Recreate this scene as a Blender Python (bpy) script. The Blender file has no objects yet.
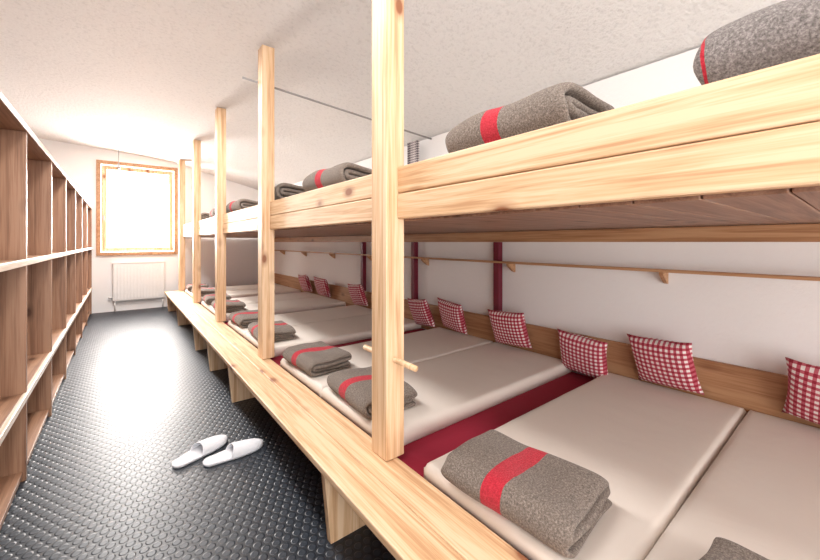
import bpy, bmesh, math, random
from mathutils import Vector, Matrix, noise
random.seed(7)
scene = bpy.context.scene
COL = scene.collection

# ------------------------------------------------------------------ helpers
def new_obj(name, mesh, mat=None, parent=None, smooth=False):
    o = bpy.data.objects.new(name, mesh)
    COL.objects.link(o)
    if mat: 
        if not mesh.materials: mesh.materials.append(mat)
    if parent: o.parent = parent
    if smooth:
        for p in mesh.polygons: p.use_smooth = True
    return o
def empty(name, loc=(0,0,0)):
    e = bpy.data.objects.new(name, None); COL.objects.link(e); e.location = loc
    e.empty_display_size = .1
    return e
def bm_box(bm, x0,x1,y0,y1,z0,z1, bev=0.0, seg=2):
    t = bmesh.new()
    bmesh.ops.create_cube(t, size=1)
    for v in t.verts:
        v.co = Vector(((x0+x1)/2+v.co.x*(x1-x0), (y0+y1)/2+v.co.y*(y1-y0), (z0+z1)/2+v.co.z*(z1-z0)))
    if bev>0:
        bmesh.ops.bevel(t, geom=t.edges[:], offset=bev, segments=seg, profile=.5, affect='EDGES')
    m = bpy.data.meshes.new('tmp'); t.to_mesh(m); t.free()
    bm.from_mesh(m); bpy.data.meshes.remove(m)
def mesh_from(bm, name):
    m = bpy.data.meshes.new(name); bm.to_mesh(m); bm.free(); return m
def box(name, x0,x1,y0,y1,z0,z1, mat, bev=0.004, parent=None, seg=2):
    c = Vector(((x0+x1)/2,(y0+y1)/2,(z0+z1)/2))
    bm = bmesh.new()
    bm_box(bm, x0-c.x,x1-c.x,y0-c.y,y1-c.y,z0-c.z,z1-c.z,bev,seg)
    o = new_obj(name, mesh_from(bm,name), mat, parent)
    o.location = c
    return o
def boxes(name, lst, mat, bev=0.003, parent=None):
    bm = bmesh.new()
    for b in lst: bm_box(bm,*b,bev)
    return new_obj(name, mesh_from(bm,name), mat, parent)
def cyl(name, p0, p1, r, mat, parent=None, seg=20, bev=0.003):
    p0=Vector(p0); p1=Vector(p1); d=p1-p0
    bm=bmesh.new()
    bmesh.ops.create_cone(bm, cap_ends=True, segments=seg, radius1=r, radius2=r, depth=d.length)
    if bev: bmesh.ops.bevel(bm, geom=[e for e in bm.edges if abs(e.verts[0].co.z-e.verts[1].co.z)<1e-6], offset=bev, segments=2, affect='EDGES')
    m=mesh_from(bm,name)
    o=new_obj(name,m,mat,parent,True)
    o.rotation_mode='QUATERNION'
    o.rotation_quaternion=Vector((0,0,1)).rotation_difference(d)
    o.location=(p0+p1)/2
    return o

# ------------------------------------------------------------------ materials
class NT:
    def __init__(s,name):
        s.m=bpy.data.materials.new(name); s.m.use_nodes=True
        s.n=s.m.node_tree.nodes; s.l=s.m.node_tree.links
        s.b=s.n['Principled BSDF']
    def add(s,t,**k):
        n=s.n.new(t)
        for a,b in k.items(): setattr(n,a,b)
        return n
    def link(s,a,b): s.l.new(a,b)
    def math(s,op,a,b=None,c=None):
        n=s.add('ShaderNodeMath',operation=op)
        for i,v in enumerate((a,b,c)):
            if v is None: continue
            if isinstance(v,(int,float)): n.inputs[i].default_value=v
            else: s.link(v,n.inputs[i])
        return n.outputs[0]
    def mix(s,f,a,b):
        n=s.add('ShaderNodeMix',data_type='RGBA')
        for i,v in ((0,f),(6,a),(7,b)):
            if isinstance(v,(int,float)): n.inputs[i].default_value=v
            elif isinstance(v,tuple): n.inputs[i].default_value=v
            else: s.link(v,n.inputs[i])
        return n.outputs[2]
    def ramp(s,fac,stops):
        n=s.add('ShaderNodeValToRGB'); s.link(fac,n.inputs[0])
        e=n.color_ramp.elements
        while len(e)<len(stops): e.new(.5)
        for el,(p,c) in zip(e,stops): el.position=p; el.color=c
        return n.outputs[0]
    def bump(s,h,st,dist=.01):
        n=s.add('ShaderNodeBump'); n.inputs['Strength'].default_value=st; n.inputs['Distance'].default_value=dist
        s.link(h,n.inputs['Height']); s.link(n.outputs[0],s.b.inputs['Normal'])
    def noise(s,vec,scale,detail=3,rough=.5,dist=0):
        n=s.add('ShaderNodeTexNoise'); n.inputs['Scale'].default_value=scale; n.inputs['Detail'].default_value=detail
        n.inputs['Roughness'].default_value=rough; n.inputs['Distortion'].default_value=dist
        s.link(vec,n.inputs['Vector']); return n.outputs['Fac']
def c(r,g,b): # sRGB 0-255 -> linear
    f=lambda v:(v/255/12.92) if v/255<=.04045 else ((v/255+.055)/1.055)**2.4
    return (f(r),f(g),f(b),1)

def wood(name, axis, light, mid, dark, knot, rough=.5, knots=True):
    t=NT(name)
    tc=t.add('ShaderNodeTexCoord'); oi=t.add('ShaderNodeObjectInfo')
    off=t.add('ShaderNodeVectorMath',operation='SCALE'); off.inputs[0].default_value=(13.1,7.7,5.3); t.link(oi.outputs['Random'],off.inputs['Scale'])
    ad=t.add('ShaderNodeVectorMath',operation='ADD'); t.link(tc.outputs['Object'],ad.inputs[0]); t.link(off.outputs[0],ad.inputs[1])
    def mp(along,across):
        m=t.add('ShaderNodeMapping'); s=[across]*3; s['xyz'.index(axis)]=along
        m.inputs['Scale'].default_value=s; t.link(ad.outputs[0],m.inputs[0]); return m.outputs[0]
    g1=t.noise(mp(.5,14),2.2,4,.55,.6)
    g2=t.noise(mp(1.5,60),3,2,.5)
    big=t.noise(mp(.5,3),1,1)
    f=t.math('ADD',t.math('MULTIPLY',g1,.72),t.math('MULTIPLY',g2,.28))
    col=t.ramp(f,[(.38,dark),(.48,mid),(.58,light)])
    col=t.mix(t.math('MULTIPLY',big,.35),col,mid)
    if knots:
        v=t.add('ShaderNodeTexVoronoi'); t.link(mp(2.4,4.6),v.inputs['Vector']); v.inputs['Scale'].default_value=1
        k=t.ramp(v.outputs['Distance'],[(.08,(1,1,1,1)),(.12,(.45,.45,.45,1)),(.22,(0,0,0,1))])
        col=t.mix(k,col,knot)
    t.link(col,t.b.inputs['Base Color']); t.b.inputs['Roughness'].default_value=rough
    t.bump(g2,.08,.003)
    return t.m
PL=(c(232,202,168),c(216,178,138),c(188,142,102),c(140,88,58))
pine={a:wood('pine_'+a,a,*PL) for a in 'xyz'}
HL=(c(194,152,114),c(180,134,96),c(154,108,74),c(110,66,40))
honey=wood('honey_board','y',*HL)
DL=(c(160,124,102),c(142,106,86),c(118,86,68),c(74,48,34))
deckw=wood('deck_wood','x',*DL)
BL=(c(170,132,106),c(150,112,88),c(124,90,70),c(88,58,42))
brown={a:wood('cabinet_wood_'+a,a,*BL,rough=.4) for a in 'xyz'}
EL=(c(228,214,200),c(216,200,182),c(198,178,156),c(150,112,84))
edgew=wood('lit_edge_wood','y',*EL,rough=.35,knots=False)  # whitish light on the shelf edges, painted in as pale wood

def plaster(name,col,scale,st,spk=0,dist=.012):
    t=NT(name); tc=t.add('ShaderNodeTexCoord')
    n=t.noise(tc.outputs['Object'],scale,5,.65)
    n2=t.noise(tc.outputs['Object'],1.3,2)
    a=tuple(x*.95 for x in col[:3])+(1,)
    cc=t.mix(n2,a,col)
    if spk:
        sp=t.ramp(n,[(.36,(1,1,1,1)),(.48,(0,0,0,1))])
        cc=t.mix(t.math('MULTIPLY',sp,spk),cc,tuple(x*.68 for x in col[:3])+(1,))
    t.link(cc,t.b.inputs['Base Color']); t.b.inputs['Roughness'].default_value=.85
    t.bump(n,st,dist); return t.m
wallm=plaster('white_wall_plaster',c(243,241,240),45,.3)
ceilm=plaster('ceiling_plaster',c(236,234,233),32,1.0,.34,.02)

def simple(name,col,rough=.5,metal=0):
    t=NT(name); tc=t.add('ShaderNodeTexCoord')
    n=t.noise(tc.outputs['Object'],20,2)
    cc=t.mix(n,col,tuple(x*.93 for x in col[:3])+(1,))
    t.link(cc,t.b.inputs['Base Color'])
    t.b.inputs['Roughness'].default_value=rough; t.b.inputs['Metallic'].default_value=metal
    return t.m
white=simple('white_enamel',c(236,234,232),.4)
slatm=simple('shutter_slats',c(222,212,206),.5)
redpaint=simple('dark_red_paint',c(112,24,46),.45)
steel=simple('steel',c(170,170,172),.35,.9)
rodm=simple('grey_painted_rod',c(150,146,144),.5)
terry=simple('slipper_fabric',c(228,228,232),.9)

def floor_mat():
    t=NT('studded_rubber_floor'); tc=t.add('ShaderNodeTexCoord'); sp=t.add('ShaderNodeSeparateXYZ'); t.link(tc.outputs['Object'],sp.inputs[0])
    P=.050
    y=t.math('DIVIDE',sp.outputs[1],P*.866); row=t.math('FLOOR',y)
    par=t.math('MULTIPLY',t.math('FLOORED_MODULO',row,2),.5)
    x=t.math('ADD',t.math('DIVIDE',sp.outputs[0],P),par)
    fx=t.math('SUBTRACT',t.math('FRACT',x),.5); fy=t.math('MULTIPLY',t.math('SUBTRACT',t.math('FRACT',y),.5),.866)
    d=t.math('SQRT',t.math('ADD',t.math('MULTIPLY',fx,fx),t.math('MULTIPLY',fy,fy)))
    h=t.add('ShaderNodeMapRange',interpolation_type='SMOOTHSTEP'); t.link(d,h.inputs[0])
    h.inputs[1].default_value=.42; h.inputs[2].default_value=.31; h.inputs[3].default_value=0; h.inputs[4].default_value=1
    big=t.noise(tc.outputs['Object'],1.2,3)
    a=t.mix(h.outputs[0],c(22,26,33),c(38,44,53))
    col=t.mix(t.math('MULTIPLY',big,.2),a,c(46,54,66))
    t.link(col,t.b.inputs['Base Color'])
    r=t.math('ADD',.33,t.math('MULTIPLY',big,.14)); t.link(r,t.b.inputs['Roughness'])
    t.b.inputs['Specular IOR Level'].default_value=.42
    t.bump(h.outputs[0],.55,.004); return t.m
floorm=floor_mat()

def sheet_mat(name,col,rough=.9):
    t=NT(name); tc=t.add('ShaderNodeTexCoord')
    n=t.noise(tc.outputs['Object'],2.5,4,.55,.6); n2=t.noise(tc.outputs['Object'],260,2)
    cc=t.mix(n,col,tuple(x*.95 for x in col[:3])+(1,))
    cc=t.mix(t.math('MULTIPLY',n2,.2),cc,tuple(x*.85 for x in col[:3])+(1,))
    t.link(cc,t.b.inputs['Base Color'])
    t.b.inputs['Roughness'].default_value=rough
    t.bump(t.math('ADD',n,t.math('MULTIPLY',n2,.05)),.22,.03); return t.m
sheet=sheet_mat('mattress_sheet',c(230,220,210))
redsheet=sheet_mat('red_cover',c(150,22,50))

def wool(name,bands,G=((76,67,60),(118,106,97),(162,149,138))):
    t=NT(name); tc=t.add('ShaderNodeTexCoord'); sp=t.add('ShaderNodeSeparateXYZ'); t.link(tc.outputs['Object'],sp.inputs[0])
    n=t.noise(tc.outputs['Object'],160,4,.8); n2=t.noise(tc.outputs['Object'],12,3)
    g=t.ramp(n,[(.33,c(*G[0])),(.5,c(*G[1])),(.68,c(*G[2]))])
    rd=t.ramp(n,[(.33,c(146,14,32)),(.5,c(184,24,46)),(.7,c(208,60,76))])
    wob=t.math('MULTIPLY',t.math('SUBTRACT',n2,.5),.012)
    y=t.math('ADD',sp.outputs[1],wob)
    m=None
    for (p,w) in bands:
        q=t.math('LESS_THAN',t.math('ABSOLUTE',t.math('SUBTRACT',y,p)),w)
        m=q if m is None else t.math('MAXIMUM',m,q)
    col=t.mix(m,g,rd)
    t.link(col,t.b.inputs['Base Color']); t.b.inputs['Roughness'].default_value=.95
    try:
        t.b.inputs['Sheen Weight'].default_value=.1
    except: pass
    t.bump(n,.6,.006); return t.m
wool_band=wool('grey_wool_red_band',[(.02,.042)])
wool_edge=wool('grey_wool_red_stitch',[(.292,.004),(-.292,.004)],((84,78,76),(126,119,116),(170,162,158)))

def gingham(name,cr,period,ax=(0,2)):
    t=NT(name); tc=t.add('ShaderNodeTexCoord'); sp=t.add('ShaderNodeSeparateXYZ'); t.link(tc.outputs['Object'],sp.inputs[0])
    s=[t.math('GREATER_THAN',t.math('FRACT',t.math('ADD',t.math('DIVIDE',sp.outputs[a],period),.25)),.5) for a in ax]
    f=t.math('MULTIPLY',t.math('ADD',s[0],s[1]),.5)
    col=t.ramp(f,[(0,c(232,222,220)),(.5,c(188,90,104)) if cr else (.5,c(170,160,160)),(1,c(150,30,52)) if cr else (1,c(90,80,84))])
    t.link(col,t.b.inputs['Base Color']); t.b.inputs['Roughness'].default_value=.85
    n=t.noise(tc.outputs['Object'],9,3); t.bump(n,.3,.02); return t.m
ging=gingham('red_gingham',True,.031)
ging2=gingham('grey_gingham',False,.03,(1,2))

# ------------------------------------------------------------------ room shell
WX=2.98; FY=9.8; BY=-2.4; LX=-2.4
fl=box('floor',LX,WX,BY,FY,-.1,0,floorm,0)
prof=[(-2.4,3.46),(-1.2,3.42),(-.2,3.36),(.5,3.31),(.9,3.26),(1.3,3.17),(1.8,3.04),(2.4,2.89),(WX+.15,2.71)]
bm=bmesh.new()
lo=[[bm.verts.new((x,y,z)) for x,z in prof] for y in (BY,FY)]
hi=[[bm.verts.new((x,y,3.75)) for x,z in prof] for y in (BY,FY)]
for i in range(len(prof)-1):
    bm.faces.new((lo[0][i],lo[1][i],lo[1][i+1],lo[0][i+1])).smooth=True
    bm.faces.new((hi[0][i],hi[0][i+1],hi[1][i+1],hi[1][i]))
    for k in (0,1): bm.faces.new((lo[k][i],lo[k][i+1],hi[k][i+1],hi[k][i]))
for i in (0,-1): bm.faces.new((lo[0][i],hi[0][i],hi[1][i],lo[1][i]))
bmesh.ops.recalc_face_normals(bm,faces=bm.faces[:])
for e_ in bm.edges:
    if len(e_.link_faces)==2 and e_.calc_face_angle(0)>.6: e_.smooth=False
new_obj('ceiling',mesh_from(bm,'ceiling'),ceilm)
box('wall_right',WX,WX+.15,BY,FY,-.1,2.73,wallm,0)
box('wall_left',LX-.15,LX,BY,FY,-.1,3.75,wallm,0)
wx0,wx1,wz0,wz1=-.31,.96,1.24,3.06
boxes('wall_far',[(LX,wx0,FY,FY+.3,-.1,3.75),(wx1,WX+.15,FY,FY+.3,-.1,3.75),(wx0,wx1,FY,FY+.3,-.1,wz0),(wx0,wx1,FY,FY+.3,wz1,3.75)],wallm,0)
win=empty('window_1')
def W(n,b,m,bev=.004): boxes(n,b,m,bev,win)
W('casing',[(wx0-.07,wx0,FY-.03,FY,wz0-.07,wz1+.07),(wx1,wx1+.07,FY-.03,FY,wz0-.07,wz1+.07),(wx0,wx1,FY-.03,FY,wz1,wz1+.07),(wx0,wx1,FY-.06,FY,wz0-.07,wz0)],honey)
a,b,e,g=wx0+.01,wx1-.01,wz0+.01,wz1-.01
W('sash',[(a,a+.08,FY+.06,FY+.11,e,g),(b-.08,b,FY+.06,FY+.11,e,g),(a+.08,b-.08,FY+.06,FY+.11,e,e+.08),(a+.08,b-.08,FY+.06,FY+.11,g-.08,g)],pine['z'])
W('handle',[(a+.02,a+.045,FY+.02,FY+.06,1.98,2.0),(a+.02,a+.045,FY+.02,FY+.04,1.9,2.0)],steel)
sl=[]
for i in range(4):
    z=g-.085-i*.05; sl.append((a+.08,b-.08,FY+.15,FY+.17,z-.047,z))
W('roller_shutter',sl,slatm,.004)
rad=empty('radiator')
boxes('panel',[(-.12,.78,FY-.10,FY-.02,.22,1.0)],white,.01,rad)
boxes('fins',[(-.10+i*.055,-.075+i*.055,FY-.112,FY-.098,.26,.96) for i in range(16)],white,.003,rad)
boxes('top_grille',[(-.13,.79,FY-.115,FY-.005,1.0,1.02)],white,.004,rad)
cyl('pipe',(-.08,FY-.06,0),(-.08,FY-.06,.24),.012,white,rad)
cyl('pipe_2',(.74,FY-.06,0),(.74,FY-.06,.24),.012,white,rad)
cyl('valve',(-.19,FY-.06,.3),(-.12,FY-.06,.3),.022,white,rad)
hk=empty('hanging_lamp_holder')
cyl('cord',(-.02,9.0,2.95),(-.02,9.0,3.34),.006,steel,hk,8,0)
cyl('holder',(-.02,9.0,2.86),(-.02,9.0,2.96),.022,steel,hk,12)

# ------------------------------------------------------------------ cubby cabinet
cab=empty('cubby_shelving')
CX0,CX1=-.89,-.44; CY0=-2.1; CY1=9.75
ys=[]; y=3.2
while y>CY0: y-=1.05
y+=1.05
while y<CY1-.5: ys.append(y); y+=1.05
ys=[CY0+.02]+[v for v in ys if v-CY0>.4]+[CY1-.02]
boxes('dividers',[(CX0+.02,CX1-.006,yy-.0175,yy+.0175,0.0,2.12) for yy in ys],brown['z'],.002,cab)
boxes('back_panel',[(CX0,CX0+.018,CY0,CY1,0.02,2.15)],brown['y'],0,cab)
for nm,z in (('top_board',2.14),('middle_shelf',1.33),('lower_shelf',.52),('base_board',.05)):
    boxes(nm,[(CX0+.02,CX1-.02,CY0,CY1,z-.018,z+.012)],brown['y'],.002,cab)
    if nm=='top_board': boxes(nm+'_edge',[(CX1-.02,CX1+.004,CY0,CY1,z-.022,z+.016)],brown['y'],.003,cab)
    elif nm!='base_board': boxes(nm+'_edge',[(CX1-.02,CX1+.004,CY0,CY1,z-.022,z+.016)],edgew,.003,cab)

# ------------------------------------------------------------------ bench
bench=empty('bench')
BX0,BX1=.735,1.06
box('seat_board_outer',BX0,BX0+.16,-2.2,9.3,.365,.40,pine['y'],.006,bench)
box('seat_board_inner',BX0+.162,BX1,-2.2,9.3,.365,.40,pine['y'],.006,bench)
for i,yy in enumerate((-1.9,-.35,1.62,3.58,4.6,5.6,7.45,9.1)):
    bm=bmesh.new(); bm_box(bm,-.13,.13,-.02,.02,0,.365,.003)
    for v in bm.verts:
        if v.co.x<0: v.co.x+= .035*(1-v.co.z/.365)
    o=new_obj('leg_%d'%(i+1),mesh_from(bm,'leg'),pine['z'],bench); o.location=(.885,yy,0)

# ------------------------------------------------------------------ bunk
bunk=empty('bunk_bed')
PX0,PX1=.99,1.10
posts=[1.49+1.93*k for k in range(-2,5)]
def ceil_z(x):
    for (x0,z0),(x1,z1) in zip(prof,prof[1:]):
        if x0<=x<=x1: return z0+(z1-z0)*(x-x0)/(x1-x0)
for i,py in enumerate(posts):
    box('post_%d'%(i+1),PX0,PX1,py-.065,py+.065,.401,ceil_z(1.10)-.002,pine['z'],.006,bunk)
edges=[-2.3]+posts+[9.75]
for i in range(len(edges)-1):
    y0=edges[i]+(.065 if i>0 else 0); y1=edges[i+1]-(.065 if i<len(edges)-2 else 0)
    if y1-y0<.05: continue
    box('rail_lower_%d'%i,1.055,1.094,y0,y1,1.562,1.684,pine['y'],.006,bunk)
    box('rail_upper_%d'%i,1.057,1.094,y0,y1,1.687,1.816,pine['y'],.006,bunk)
pl=[];y=-2.3
while y<9.7:
    pl.append((1.10,WX-.005,y+.002,y+.148,1.553,1.575)); y+=.15
boxes('upper_deck_planks',pl,deckw,.003,bunk)
box('wall_ledger',WX-.055,WX-.002,-2.3,9.75,1.45,1.55,honey,.004,bunk)
box('lower_platform_cover',1.062,WX-.04,-2.3,9.3,.30,.375,redsheet,.01,bunk)
box('platform_front',1.08,1.11,-2.3,9.3,0.0,.30,honey,.002,bunk)
box('headboard',WX-.035,WX-.002,-2.3,9.5,.375,.69,honey,.006,bunk)
for i,yy in enumerate((2.29,3.6,4.85)):
    box('red_wall_post_%d'%i,WX-.07,WX-.003,yy-.032,yy+.032,.695,1.449,redpaint,.004,bunk)
cyl('peg',(1.04,1.26,.88),(1.04,1.70,.88),.014,pine['y'],bunk)

sh=empty('wall_shelf')
box('board',WX-.12,WX-.075,-2.3,9.6,1.245,1.265,honey,.003,sh)
boxes('back_lath',[(WX-.075,WX-.0715,-2.3,9.6,1.245,1.265)],honey,.0,sh)
for i in range(9):
    yy=-.38+1.25*i
    bm=bmesh.new()
    pts=[(0,0),(-.11,0),(-.11,-.015),(-.03,-.075),(0,-.085)]
    f=[bm.verts.new((x,-.012,z)) for x,z in pts]; k=[bm.verts.new((x,.012,z)) for x,z in pts]
    bm.faces.new(f); bm.faces.new(k[::-1])
    for j in range(5): bm.faces.new((f[j],k[j],k[(j+1)%5],f[(j+1)%5]))
    bmesh.ops.recalc_face_normals(bm,faces=bm.faces[:])
    o=new_obj('bracket_%d'%i,mesh_from(bm,'bracket'),honey,sh); o.location=(WX-.003,yy,1.244)

# ------------------------------------------------------------------ mattresses
def mattress_mesh(L,Wd,H,seed):
    bm=bmesh.new(); nx,ny=56,26; r=min(.026,H*.42)
    def spread(n,Lh):
        out=[]
        for i in range(n+1):
            t=-1+2*i/n; out.append(Lh*math.copysign(1-(1-abs(t))**1.35,t))
        return out
    xs=spread(nx,L/2); ysl=spread(ny,Wd/2)
    T=[];B=[]
    def ins(v,h,r):
        d=h-abs(v); 
        return 0 if d>=r else r-math.sqrt(max(0,r*r-(r-d)**2))
    for j,y in enumerate(ysl):
        ra=[];rb=[]
        for i,x in enumerate(xs):
            k=max(ins(x,L/2,r),ins(y,Wd/2,r))
            w=noise.noise(Vector((x*2.2,y*3+seed*7,seed)))*.003+noise.noise(Vector((x*9,y*3,seed+4)))*.0012
            ra.append(bm.verts.new((x,y,H-k*.98+w*(1-k/r))))
            rb.append(bm.verts.new((x,y,0)) if (i in(0,nx) or j in (0,ny)) else None)
        T.append(ra);B.append(rb)
    for j in range(ny):
        for i in range(nx): bm.faces.new((T[j][i],T[j][i+1],T[j+1][i+1],T[j+1][i]))
    for i in range(nx):
        bm.faces.new((T[0][i],B[0][i],B[0][i+1],T[0][i+1])); bm.faces.new((T[ny][i],T[ny][i+1],B[ny][i+1],B[ny][i]))
    for j in range(ny):
        bm.faces.new((T[j][0],T[j+1][0],B[j+1][0],B[j][0])); bm.faces.new((T[j][nx],B[j][nx],B[j+1][nx],T[j+1][nx]))
    loop=[B[0][i] for i in range(nx+1)]+[B[j][nx] for j in range(1,ny+1)]+[B[ny][i] for i in range(nx-1,-1,-1)]+[B[j][0] for j in range(ny-1,0,-1)]
    bm.faces.new(loop[::-1])
    bmesh.ops.recalc_face_normals(bm,faces=bm.faces[:])
    return mesh_from(bm,'mattress')
mms=[mattress_mesh(1.86,.796,.085,s) for s in (1,2,3)]; mu=mattress_mesh(1.83,.798,.25,5)
starts=[-2.28,-.355,1.52,3.45,5.38,7.31]
centers=[]
for s in starts:
    for k in (0,1):
        cy=s+.4+.8*k; centers.append(cy)
        o=new_obj('mattress',mms[len(centers)%3],sheet,None,True); o.location=(2.0,cy,.3755)
        o=new_obj('mattress',mu,sheet,None,True); o.location=(2.03,cy,1.5765)

# ------------------------------------------------------------------ blankets
def blanket_mesh(name,LX_,LY,th,seed,mat):
    g=.001; H=4*(th+g)
    zc=[th/2+i*(th+g) for i in range(4)]; mid=(zc[1]+zc[2])/2
    hx=LX_/2-1.5*th
    path=[]
    def line(z,a,b,n=14): return [Vector((a+(b-a)*t/n,0,z)) for t in range(n+1)]
    def arc(cx,cz,rx,rz,sgn,up,n=7):
        out=[]
        for k in range(1,n):
            an=-math.pi/2+math.pi*k/n
            if not up: an=-an
            out.append(Vector((cx+sgn*rx*math.cos(an),0,cz+rz*math.sin(an))))
        return out
    r1=(th+g)/2; r3=1.5*(th+g)
    path+=line(zc[1],hx,-hx)
    path+=arc(-hx,mid,r1,r1,-1,True)
    path+=line(zc[2],-hx,hx)
    path+=arc(hx,(zc[2]+zc[3])/2,r1,r1,1,True)
    path+=line(zc[3],hx,-hx)
    path+=arc(-hx,mid,r3,r3,-1,False)
    path+=line(zc[0],-hx,hx+.012)
    nrm=[]
    for i in range(len(path)):
        t=(path[min(i+1,len(path)-1)]-path[max(i-1,0)]).normalized()
        nrm.append(Vector((-t.z,0,t.x)))
    ny=26; bm=bmesh.new(); A=[];B=[]
    for j in range(ny+1):
        y=-LY/2+LY*j/ny; edge=min(j,ny-j)
        tt=th*(.55 if edge==0 else .9 if edge==1 else 1)
        ra=[];rb=[]
        for p,n in zip(path,nrm):
            layer=p.z/H
            yo=y+(.010*math.sin(layer*9+seed*3+p.x*8) if edge<3 else 0)
            nz=noise.noise(Vector((p.x*5,yo*5,seed*9.1)))*.024*layer
            sag=-.14*th*4*layer*(abs(2*y/LY)**4)
            nx=noise.noise(Vector((p.z*12,yo*4,seed*5)))*.012
            base=Vector((p.x+nx,yo,p.z+nz+sag*.6))
            ra.append(bm.verts.new(base+n*tt/2)); rb.append(bm.verts.new(base-n*tt/2))
        A.append(ra);B.append(rb)
    N=len(path)
    for j in range(ny):
        for i in range(N-1):
            bm.faces.new((A[j][i],A[j][i+1],A[j+1][i+1],A[j+1][i]))
            bm.faces.new((B[j][i],B[j+1][i],B[j+1][i+1],B[j][i+1]))
        for i in (0,N-1):
            bm.faces.new((A[j][i],A[j+1][i],B[j+1][i],B[j][i]))
    for j in (0,ny):
        for i in range(N-1):
            bm.faces.new((A[j][i],B[j][i],B[j][i+1],A[j][i+1]))
    bmesh.ops.recalc_face_normals(bm,faces=bm.faces[:])
    zmin=min(v.co.z for v in bm.verts)
    for v in bm.verts: v.co.z-=zmin
    m=mesh_from(bm,name); m.materials.append(mat)
    for p in m.polygons: p.use_smooth=True
    return m
bl=[blanket_mesh('blanket_a',.37,.54,.028,1,wool_band),
    blanket_mesh('blanket_b',.37,.53,.028,2,wool_band)]
blu=[blanket_mesh('blanket_c',.38,.58,.040,3,wool_band),blanket_mesh('blanket_d',.38,.62,.042,4,wool_edge)]
def add_blanket(m,x,y,z,rot):
    o=new_obj('blanket',m); o.location=(x,y,z); o.rotation_euler=(0,0,math.radians(rot))
    s=o.modifiers.new('sub','SUBSURF'); s.levels=1; s.render_levels=1
    return o
LZ=.4625; UZ=1.8285
for i,cy in enumerate(centers):
    if cy<-1: continue
    dy={2:0,3:-.01}.get(i,.05)
    add_blanket(bl[i%2],1.255 if i!=3 else 1.235,cy+dy if i!=2 else .03,LZ,random.uniform(-5,5) if i!=3 else 3)
add_blanket(blu[1],1.33,-.04,UZ,0)
for y,r in ((.90,-2),(2.50,4),(3.62,-5),(5.2,3),(6.5,-4),(8.0,5)):
    add_blanket(blu[0],1.34,y,UZ,r)

# ------------------------------------------------------------------ pillows
def pillow_mesh():
    bm=bmesh.new(); n=20; S=.195
    top=[];bot=[]
    for j in range(n+1):
        ra=[];rb=[]
        for i in range(n+1):
            u=-1+2*i/n; v=-1+2*j/n
            pin=1-.09*(1-abs(v)**2)*abs(u)**3; pin2=1-.09*(1-abs(u)**2)*abs(v)**3
            th=.068*max(0,(1-abs(u)**2.6)*(1-abs(v)**2.6))**.5
            x=u*S*pin; z=v*.18*pin2
            w=noise.noise(Vector((u*2,v*2,3)))*.012
            ra.append(bm.verts.new((x,-th-w*(th>0),z)))
            rb.append(ra[-1] if th<1e-6 else bm.verts.new((x,th,z)))
        top.append(ra);bot.append(rb)
    for j in range(n):
        for i in range(n):
            bm.faces.new((top[j][i],top[j][i+1],top[j+1][i+1],top[j+1][i]))
            try: bm.faces.new((bot[j][i],bot[j+1][i],bot[j+1][i+1],bot[j][i+1]))
            except: pass
    m=mesh_from(bm,'pillow'); m.materials.append(ging)
    for p in m.polygons: p.use_smooth=True
    return m
pm=pillow_mesh()
Z0=.652
py_list=[(-.62,5,Z0),(.09,-6,Z0),(.84,4,Z0),(1.375,-5,.57),(2.06,3,Z0),(2.80,-5,Z0),(3.32,6,.61),(4.80,4,Z0),(6.04,-4,Z0),(6.8,4,Z0)]
for y,tw,z in py_list:
    o=new_obj('pillow',pm)
    R=Matrix.Rotation(math.radians(90+random.uniform(-7,7)),4,'Z')@Matrix.Rotation(math.radians(-19),4,'X')@Matrix.Rotation(math.radians(tw),4,'Y')
    o.rotation_euler=R.to_euler()
    o.location=(WX-.168,y,z)

# ------------------------------------------------------------------ curtain, rod
cu=bmesh.new()
n=24; aa=[];bb=[]
for i in range(n+1):
    y=3.42+.2*i/n; x=WX-.12+.018*math.sin(i*1.5)
    aa.append(cu.verts.new((x,y,1.86))); bb.append(cu.verts.new((x,y,2.70)))
for i in range(n): cu.faces.new((aa[i],aa[i+1],bb[i+1],bb[i]))
o=new_obj('curtain',mesh_from(cu,'curtain'),ging2,None,True)
s=o.modifiers.new('s','SOLIDIFY'); s.thickness=.003
cyl('ceiling_rod',(.86,3.50,2.93),(WX-.002,3.32,2.71),.010,rodm,None,10,0)

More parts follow.
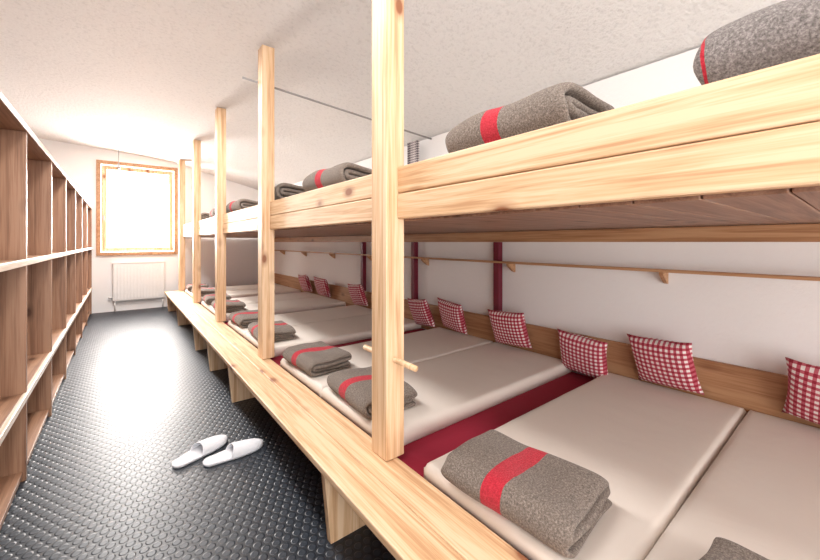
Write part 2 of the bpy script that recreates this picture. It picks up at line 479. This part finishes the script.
# ------------------------------------------------------------------ slippers
def slipper_mesh():
    bm=bmesh.new(); n=28
    def outline(t):
        w=.036+.014*math.sin(math.pi*min(1,max(0,(t-.15)/.85))**1.2)
        e=min(t/.13,1); f=min((1-t)/.2,1)
        return w*math.sqrt(max(0,1-(1-e)**2))*math.sqrt(max(0,1-(1-f)**2))
    L=.30; m=10
    top=[];bot=[]
    for i in range(n+1):
        t=.004+.992*i/n; w=outline(t); y=t*L
        ra=[];rb=[]
        for j in range(m+1):
            s=-1+2*j/m
            z=.016+.004*abs(s)**4
            ra.append(bm.verts.new((s*w,y,z))); rb.append(bm.verts.new((s*w*.96,y,0)))
        top.append(ra);bot.append(rb)
    for i in range(n):
        for j in range(m):
            bm.faces.new((top[i][j],top[i][j+1],top[i+1][j+1],top[i+1][j]))
            bm.faces.new((bot[i][j],bot[i+1][j],bot[i+1][j+1],bot[i][j+1]))
        bm.faces.new((top[i][0],top[i+1][0],bot[i+1][0],bot[i][0]))
        bm.faces.new((top[i][m],bot[i][m],bot[i+1][m],top[i+1][m]))
    for i in (0,n):
        for j in range(m): bm.faces.new((top[i][j],bot[i][j],bot[i][j+1],top[i][j+1]))
    i0=int(n*.42)
    for sh_ in (0,1):
        R=[]
        for i in range(i0,n+1):
            t=.004+.992*i/n; w=outline(t)*(1.03-.05*sh_); y=t*L
            q=min(1,(t-.42)/.58)
            H=.012+.048*(1-q)**.55
            r=[]
            for j in range(13):
                an=math.pi*j/12
                yy=y+.021*math.sin(an)*(1-q)
                r.append(bm.verts.new((math.cos(an)*w,yy,.014+(H-.004*sh_)*math.sin(an)**.8 if 0<j<12 else .014)))
            R.append(r)
        for i in range(len(R)-1):
            for j in range(12): bm.faces.new((R[i][j],R[i][j+1],R[i+1][j+1],R[i+1][j]))
        if sh_==0: R0=R
    for j in range(12): bm.faces.new((R0[0][j],R0[0][j+1],R[0][j+1],R[0][j]))
    bmesh.ops.recalc_face_normals(bm,faces=bm.faces[:])
    mm_=mesh_from(bm,'slipper'); mm_.materials.append(terry)
    for p in mm_.polygons: p.use_smooth=True
    return mm_
sm=slipper_mesh()
for (hx,hy,tx,ty) in ((.265,2.77,.60,2.93),(.42,2.68,.80,2.70)):
    o=new_obj('slipper',sm); d=Vector((tx-hx,ty-hy)); 
    o.location=(hx,hy,.001); o.rotation_euler=(0,0,math.atan2(d.y,d.x)-math.pi/2); o.scale=(1.4,1.28,1)

# ------------------------------------------------------------------ light
w=bpy.data.worlds.new('world'); scene.world=w; w.use_nodes=True
bg=w.node_tree.nodes['Background']; bg.inputs[0].default_value=(1,.985,.97,1); bg.inputs[1].default_value=3.6
def area(name,loc,rot,sx,sy,e,col=(1,1,1)):
    l=bpy.data.lights.new(name,'AREA'); l.shape='RECTANGLE'; l.size=sx; l.size_y=sy; l.energy=e; l.color=col
    o=bpy.data.objects.new(name,l); COL.objects.link(o); o.location=loc; o.rotation_euler=[math.radians(a) for a in rot]; return o
area('window_daylight',(.32,FY+.6,2.3),(-80,0,0),1.3,1.9,360,(1,.95,.90))
area('back_fill',(.1,-2.2,1.6),(88,0,-18),3.5,2.8,100,(1,.985,.97))  # unseen fill added behind the camera; no window is there
area('camera_side_fill',(-.25,-.9,1.35),(90,0,-62),.6,2.0,18,(.99,.985,.99))  # added fill beside the camera, brightens the lower bunks and wall
for yy,e in ((1.6,42),(4.4,64),(7.2,85)):
    area('overhead_fill',(.2,yy,3.2),(0,0,0),.4,1.6,e,(1,.975,.95))  # added fills under the ceiling without fixtures, to brighten the room

# ------------------------------------------------------------------ camera
cd=bpy.data.cameras.new('cam'); cam=bpy.data.objects.new('cam',cd); COL.objects.link(cam)
cd.sensor_width=36; cd.lens=36*364/820; cd.shift_y=-38/820; cd.clip_start=.02
cam.location=(0,0,1.45); cam.rotation_euler=(math.radians(90),0,-math.atan(290/364))
scene.camera=cam
scene.view_settings.view_transform='Standard'
scene.view_settings.look='None'
scene.view_settings.exposure=0.25
